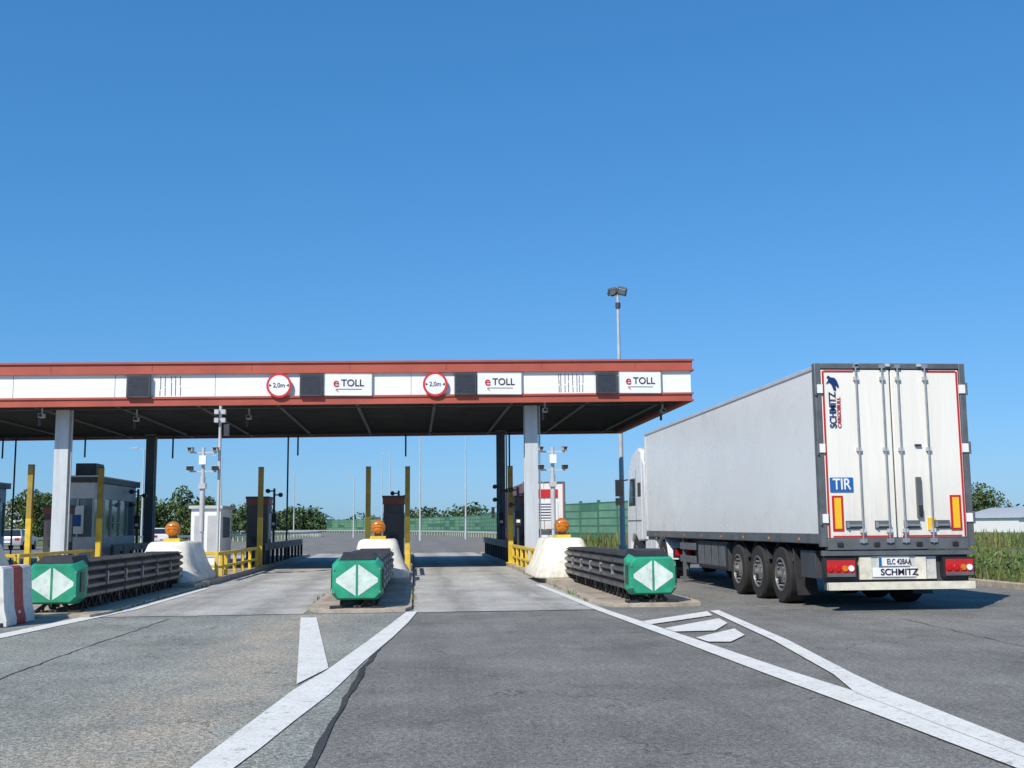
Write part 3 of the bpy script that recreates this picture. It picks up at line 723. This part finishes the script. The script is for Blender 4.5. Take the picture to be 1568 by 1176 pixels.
# ------------------------------------------------------------------ cars far left
def car(x,y,m,rot=0,van=False):
    b=B(); b.M=Matrix.Translation((x,y,0))@Matrix.Rotation(rot,4,'Z')
    if van: low=[(-2.4,.35),(-2.45,1.0),(-2.4,1.95),(-2.2,2.05),(1.0,2.05),(1.7,1.3),(2.4,1.05),(2.5,.6),(2.45,.35)]
    else: low=[(-2.1,.35),(-2.15,.75),(-2.05,.95),(-1.2,1.0),(1.0,.98),(1.9,.85),(2.1,.65),(2.1,.35)]
    b.prism(low,'x',-.88,.88,m)
    if not van:
        def rg(z,w,a,c): return [(-w,a,z),(w,a,z),(w,c,z),(-w,c,z)]
        b.loft([rg(.97,.84,-1.85,1.05),rg(1.4,.62,-1.35,.3)],M_glass); b.loft([rg(1.39,.64,-1.4,.35),rg(1.46,.58,-1.2,.2)],m)
        for sx in (-1,1):
            for ya,yb in ((-1.85,-1.38),(1.05,.32),(-.4,-.42)): b.beam((sx*.83,ya,.97),(sx*.63,yb,1.42),.07,.06,m)
    else:
        b.box(-.885,.885,.2,1.1,1.3,1.8,M_glass); b.add([(-.7,1.08,1.98),(.7,1.08,1.98),(.8,1.72,1.34),(-.8,1.72,1.34)],[(0,1,2,3)],M_glass)
        b.box(-.7,.7,-2.46,-2.44,1.3,1.8,M_glass)
    for sx in (-1,1):
        for yy in (-1.35,1.35):
            b.lathe((sx*.89,yy,.32),(sx,0,0),[(.2,-.2),(.32,-.2),(.32,-.01),(.28,.0),(.2,.0),(.0,-.02)],M_rub,18); b.lathe((sx*.895,yy,.32),(sx,0,0),[(.19,-.02),(.19,0),(.05,.01)],M_rim,12)
        b.box(sx*.62-.16,sx*.62+.16,-2.17,-2.1,.68,.85,M_lensr); b.box(sx*.62-.16,sx*.62+.16,2.08,2.13,.6,.75,M_signw)
    b.box(-.27,.27,-2.18,-2.12,.5,.62,M_signw)
    b.obj('parked_van' if van else 'parked_car',bevel=.04)
car(-33.5,80,M_cara,.1); car(-31,83,M_carc,.0,True); car(-36,80,M_carb,-.1); car(-28.3,83,M_carb,.05); car(-34.6,84,M_cara,0,True); car(-22,100,M_carc,.3)

# ------------------------------------------------------------------ masts
def mast(x,y,h,r=.13):
    b=B(); b.cyl((x,y,-.03),(x,y,h),r,M_steelP,r1=r*.45,n=12); b.cyl((x,y,-.03),(x,y,.5),r*1.5,M_steelP,n=12)
    b.cyl((x,y,h-.7),(x,y,h-.45),r*.9,M_dark,n=10)
    b.beam((x-.28,y,h),(x+.28,y,h),.08,.08,M_dark)
    for k,(dx,dy) in enumerate(((-.27,-.1),(.2,-.1),(-.1,.2),(.15,-.3))):
        b.M=Matrix.Translation((x+dx,y+dy,h+.05))@Matrix.Rotation(math.radians(-40 if dy<0 else 35),4,'X')@Matrix.Rotation(.35 if dx>0 else -.35,4,'Y')
        b.box(-.2,.2,-.18,.18,-.05,.07,M_tframe); b.box(-.16,.16,-.14,.14,-.065,-.05,M_signw)
        b.M=Matrix()
    b.obj('floodlight_mast')
mast(9.25,49.2,11.9)
def lamp(x,y,h):
    b=B(); b.cyl((x,y,-.03),(x,y,h),.11,M_steelP,r1=.05,n=10); b.beam((x,y,h),(x-.6,y,h+.15),.06,.06,M_steelP); b.box(x-1.2,x-.55,y-.14,y+.14,h+.1,h+.2,M_steelP)
    b.obj('street_lamp')
for x,y,h in ((.6,110,10.5),(5.4,117,11),(-3.2,150,11),(-5.0,175,12),(-8.0,150,8),(-26,110,9),(-22,130,9.5),(-42,100,9),(-52,140,11),(-19,180,10)): lamp(x,y,h)

# ------------------------------------------------------------------ noise barrier
def barrier(path,h0,h1,name):
    b=B(); n=len(path)
    for i in range(n-1):
        (xa,ya),(xb,yb)=path[i],path[i+1]; L=math.hypot(xb-xa,yb-ya); k=max(1,int(L/4))
        for j in range(k):
            t0=j/k;t1=(j+1)/k; f=(i+t0)/(n-1); h=h0+(h1-h0)*f
            p0=(xa+(xb-xa)*t0,ya+(yb-ya)*t0);p1=(xa+(xb-xa)*t1,ya+(yb-ya)*t1)
            b.beam((*p0,-.03),(*p0,h+.2),.28,.28,M_nbg)
            for q in range(5):
                za=q*h/5;zb_=(q+1)*h/5-.1
                b.beam((*p0,(za+zb_)/2),(*p1,(za+zb_)/2),.08,zb_-za,M_nbg if q==0 or random.random()<.15 else M_nbl)
                b.beam((*p0,zb_+.05),(*p1,zb_+.05),.14,.1,M_nbg)
    b.obj(name)
barrier([(33,72),(24,84),(19.1,94),(14.8,109.6),(14.2,140),(14.0,180),(13.2,220),(6,252),(-3.8,282),(-25,325)],3.5,3.4,'noise_barrier')
def grail(path):
    b=B()
    for (xa,ya),(xb,yb) in zip(path[:-1],path[1:]):
        for z in (.58,.7): b.beam((xa,ya,z),(xb,yb,z),.06,.1,M_steelP)
        b.beam((xa,ya,.64),(xb,yb,.64),.03,.1,M_steelP)
        L=math.hypot(xb-xa,yb-ya);k=int(L/2)
        for j in range(k): t=j/k; b.box(xa+(xb-xa)*t-.04,xa+(xb-xa)*t+.04,ya+(yb-ya)*t-.04+.06,ya+(yb-ya)*t+.1,-.03,.72,M_steelP)
    b.obj('roadside_guardrail')
grail([(11.4,84),(9.7,120),(4.8,170),(-7,230),(-33,300)]); grail([(-44.5,88),(-19,114),(-14,170),(-25,230),(-53,300)])

def shed(x,y,w,l,h,rot,name='farm_shed'):
    b=B(); b.M=Matrix.Translation((x,y,-.03))@Matrix.Rotation(rot,4,'Z')
    b.box(-w/2,w/2,0,l,0,h,M_signw); b.prism([(-w/2-.3,h),(w/2+.3,h),(0,h+w*.12)],'y',-.4,l+.4,M_roofg)
    b.box(-1.2,1.2,-.05,0,0,h*.8,M_dark)
    for q in (-.36,-.22,.22,.36): b.box(w*q-.5,w*q+.5,-.04,0,h*.45,h*.75,M_glass)
    b.obj(name)
shed(84,140,12,12,1.9,.2); shed(110,160,14,12,2.6,.3); shed(-75,210,18,10,4,.1,'warehouse')

# ------------------------------------------------------------------ trees
def leaves(b,c,rad,n,size,m):
    for _ in range(n):
        while True:
            p=Vector([random.uniform(-1,1) for _ in range(3)])
            if p.length<1: break
        p=p.normalized()*(p.length**.5); p=Vector((p.x*rad[0],p.y*rad[1],p.z*rad[2]))+Vector(c)
        a=Vector([random.gauss(0,1) for _ in range(3)]).normalized(); t=a.orthogonal().normalized(); u=a.cross(t)
        s=size*random.uniform(.6,1.3); ph=random.random()*6.28
        d=t*math.cos(ph)+u*math.sin(ph); e_=a.cross(d)
        b.add([p-d*s,p+e_*s*.5,p+d*s,p-e_*s*.5],[(0,1,2,3)],m)
def tree(x,y,h,r,n=22,name='tree'):
    e=empty(name)
    b=B(); b.cyl((x,y,-.03),(x+.1,y,h*.55),h*.03,M_bark,r1=h*.012,n=8)
    cl=[]
    for k in range(n):
        a=k*2.4+random.uniform(-.4,.4); zz=random.uniform(.14,.9); rr=r*math.sin(math.pi*min(1,(zz+.05)/1.05))*random.uniform(.3,.85)
        c=(x+math.cos(a)*rr,y+math.sin(a)*rr,h*zz); cl.append(c)
        b.cyl((x+.05,y,h*min(.5,zz*.6)),c,h*.01,M_bark,r1=h*.003,n=5)
    b.obj('trunk_and_limbs',e,recalc=False)
    b=B()
    for c in cl:
        q=r*random.uniform(.34,.52); leaves(b,c,(q,q,q*.75),110,h*.036,M_leafB if random.random()<.55 else M_leafA)
    b.obj('foliage',e,smooth=False,recalc=False)
for x,y,h,r in ((-48,150,6.2,3.0),(-44,146,5.6,2.6),(-52,156,6.6,3.2),(-35,152,6.2,2.6),(-30.5,155,7.0,3.2),(-27.5,150,5.6,2.4),(-58,150,5.5,2.8),(-38.5,160,6,3),(-84,150,6.6,3.5),(-92,155,6,3),
                (100,150,7,3.8),(107,152,7.8,4.2),(93,156,6.6,4.0),(115,150,7.6,4.2),(85,160,6.6,3.6),(126,156,7,4.0)): tree(x,y,h,r)
def treeline(pts,h,n,name='distant_tree_line'):
    b=B()
    for i in range(n):
        t=random.random()*(len(pts)-1);k=int(t);f=t-k
        x=pts[k][0]+(pts[k+1][0]-pts[k][0])*f+random.gauss(0,2);y=pts[k][1]+(pts[k+1][1]-pts[k][1])*f+random.gauss(0,4)
        hh=h*random.uniform(.6,1.1)*(1+.3*math.sin(x*.11)+.2*math.sin(x*.37+1)); r=hh*random.uniform(.4,.7)
        leaves(b,(x,y,hh*.48),(r,r,hh*.5),75,hh*.09,M_leafB if random.random()<.45 else M_leafA)
    b.obj(name,smooth=False,recalc=False)
treeline([(-260,290),(-140,300),(-60,330),(-20,345),(30,380),(90,400)],6.2,560)
treeline([(60,172),(100,170),(150,172)],6.0,150)
treeline([(-110,165),(-66,162),(-22,166)],4.4,120)

# ------------------------------------------------------------------ weeds
def weeds(name,reg,n,hmin,hmax,ms,w=.02,fl=.05,clumps=0):
    b=B()
    for _ in range(n):
        x,y=reg(); h=random.uniform(hmin,hmax)*(.7+.4*math.sin(x*1.3+y*.7)+.3*math.sin(x*3.1-y*2.3)); h=max(h,.06); a=random.random()*6.28; l=random.uniform(0,.5)*h
        dx,dy=math.cos(a)*w,math.sin(a)*w; tx=random.uniform(-1,1)*l;ty=random.uniform(-1,1)*l
        m=ms[0] if random.random()<.4+.3*math.sin(x*.9+y*.4) else ms[1]
        b.add([(x-dx,y-dy,-.03),(x+dx,y+dy,-.03),(x+dx*.7+tx*.5,y+dy*.7+ty*.5,h*.6),(x+tx,y+ty,h),(x-dx*.7+tx*.5,y-dy*.7+ty*.5,h*.6)],[(0,1,2,3,4)],m)
        if random.random()<fl:
            s=.035; b.add([(x+tx-s,y+ty,h),(x+tx,y+ty-s,h+s*.5),(x+tx+s,y+ty,h),(x+tx,y+ty+s,h-s*.3)],[(0,1,2,3)],M_flow)
    for _ in range(clumps):
        x,y=reg(); r=random.uniform(.15,.45); leaves(b,(x,y,r*.6),(r,r,r*.7),40,.06,random.choice((M_leafB,M_weed2,M_weed2,M_leafA)))
    b.obj(name,smooth=False,recalc=False)
weeds('roadside_grass',lambda:(12.72+abs(random.gauss(0,6)),random.uniform(14,58)),30000,.06,.42,(M_weed,M_weed2),.02,.07,420)
weeds('meadow_grass',lambda:(random.uniform(12,46),random.uniform(58,92)),14000,.2,.8,(M_weed,M_weed2),.06,.03,200)
def kw():
    a,c,y0=random.choice(ISL[:3]); s=random.choice((a-.02,c+.02)); return (s+random.gauss(0,.02),y0+1+abs(random.gauss(0,6)))
weeds('kerb_weeds',kw,350,.06,.13,(M_weed,M_weed2),.01,0)

# ------------------------------------------------------------------ light, sky, camera
w=bpy.data.worlds.new('World'); scene.world=w; w.use_nodes=True; nt=w.node_tree
sky=nt.nodes.new('ShaderNodeTexSky'); sky.sky_type='NISHITA'; sky.sun_disc=False
el=math.radians(44.1); az=math.atan2(-.6,-.84)
sky.sun_elevation=el; sky.sun_rotation=az%(2*math.pi); sky.altitude=100; sky.air_density=1.0; sky.dust_density=.4; sky.ozone_density=2.8
bg=nt.nodes['Background']; bg.inputs['Strength'].default_value=.1
sp=nt.nodes.new('ShaderNodeSeparateColor'); nt.links.new(sky.outputs[0],sp.inputs[0])
cb=nt.nodes.new('ShaderNodeCombineColor')
# colour response: deep clear-sky blue
for i,(k,g) in enumerate(((.46,.95),(.70,.66),(1.08,.60))):
    v=math_(nt,'POWER',math_(nt,'MULTIPLY',sp.outputs[i],.1),g)
    nt.links.new(math_(nt,'MULTIPLY',v,k*10),cb.inputs[i])
nt.links.new(cb.outputs[0],bg.inputs[0])
L=bpy.data.lights.new('sun','SUN'); L.energy=5; L.angle=math.radians(.53); L.color=(1,.935,.83)
lo=bpy.data.objects.new('sun',L); COL.objects.link(lo)
lo.rotation_euler=Vector((.6,.84,-1)).to_track_quat('-Z','Y').to_euler()
cam=bpy.data.cameras.new('camera'); co=bpy.data.objects.new('camera',cam); COL.objects.link(co); scene.camera=co
cam.sensor_width=36; cam.lens=36*1700/1568; cam.clip_end=6000; cam.clip_start=.05
co.matrix_world=Matrix.Translation((0,0,1.4))@Matrix.Rotation(math.radians(-5.07),4,'Z')@Matrix.Rotation(math.radians(97.27),4,'X')@Matrix.Rotation(math.radians(-.5),4,'Z')
scene.view_settings.view_transform='Standard'; scene.view_settings.look='None'; scene.view_settings.exposure=0
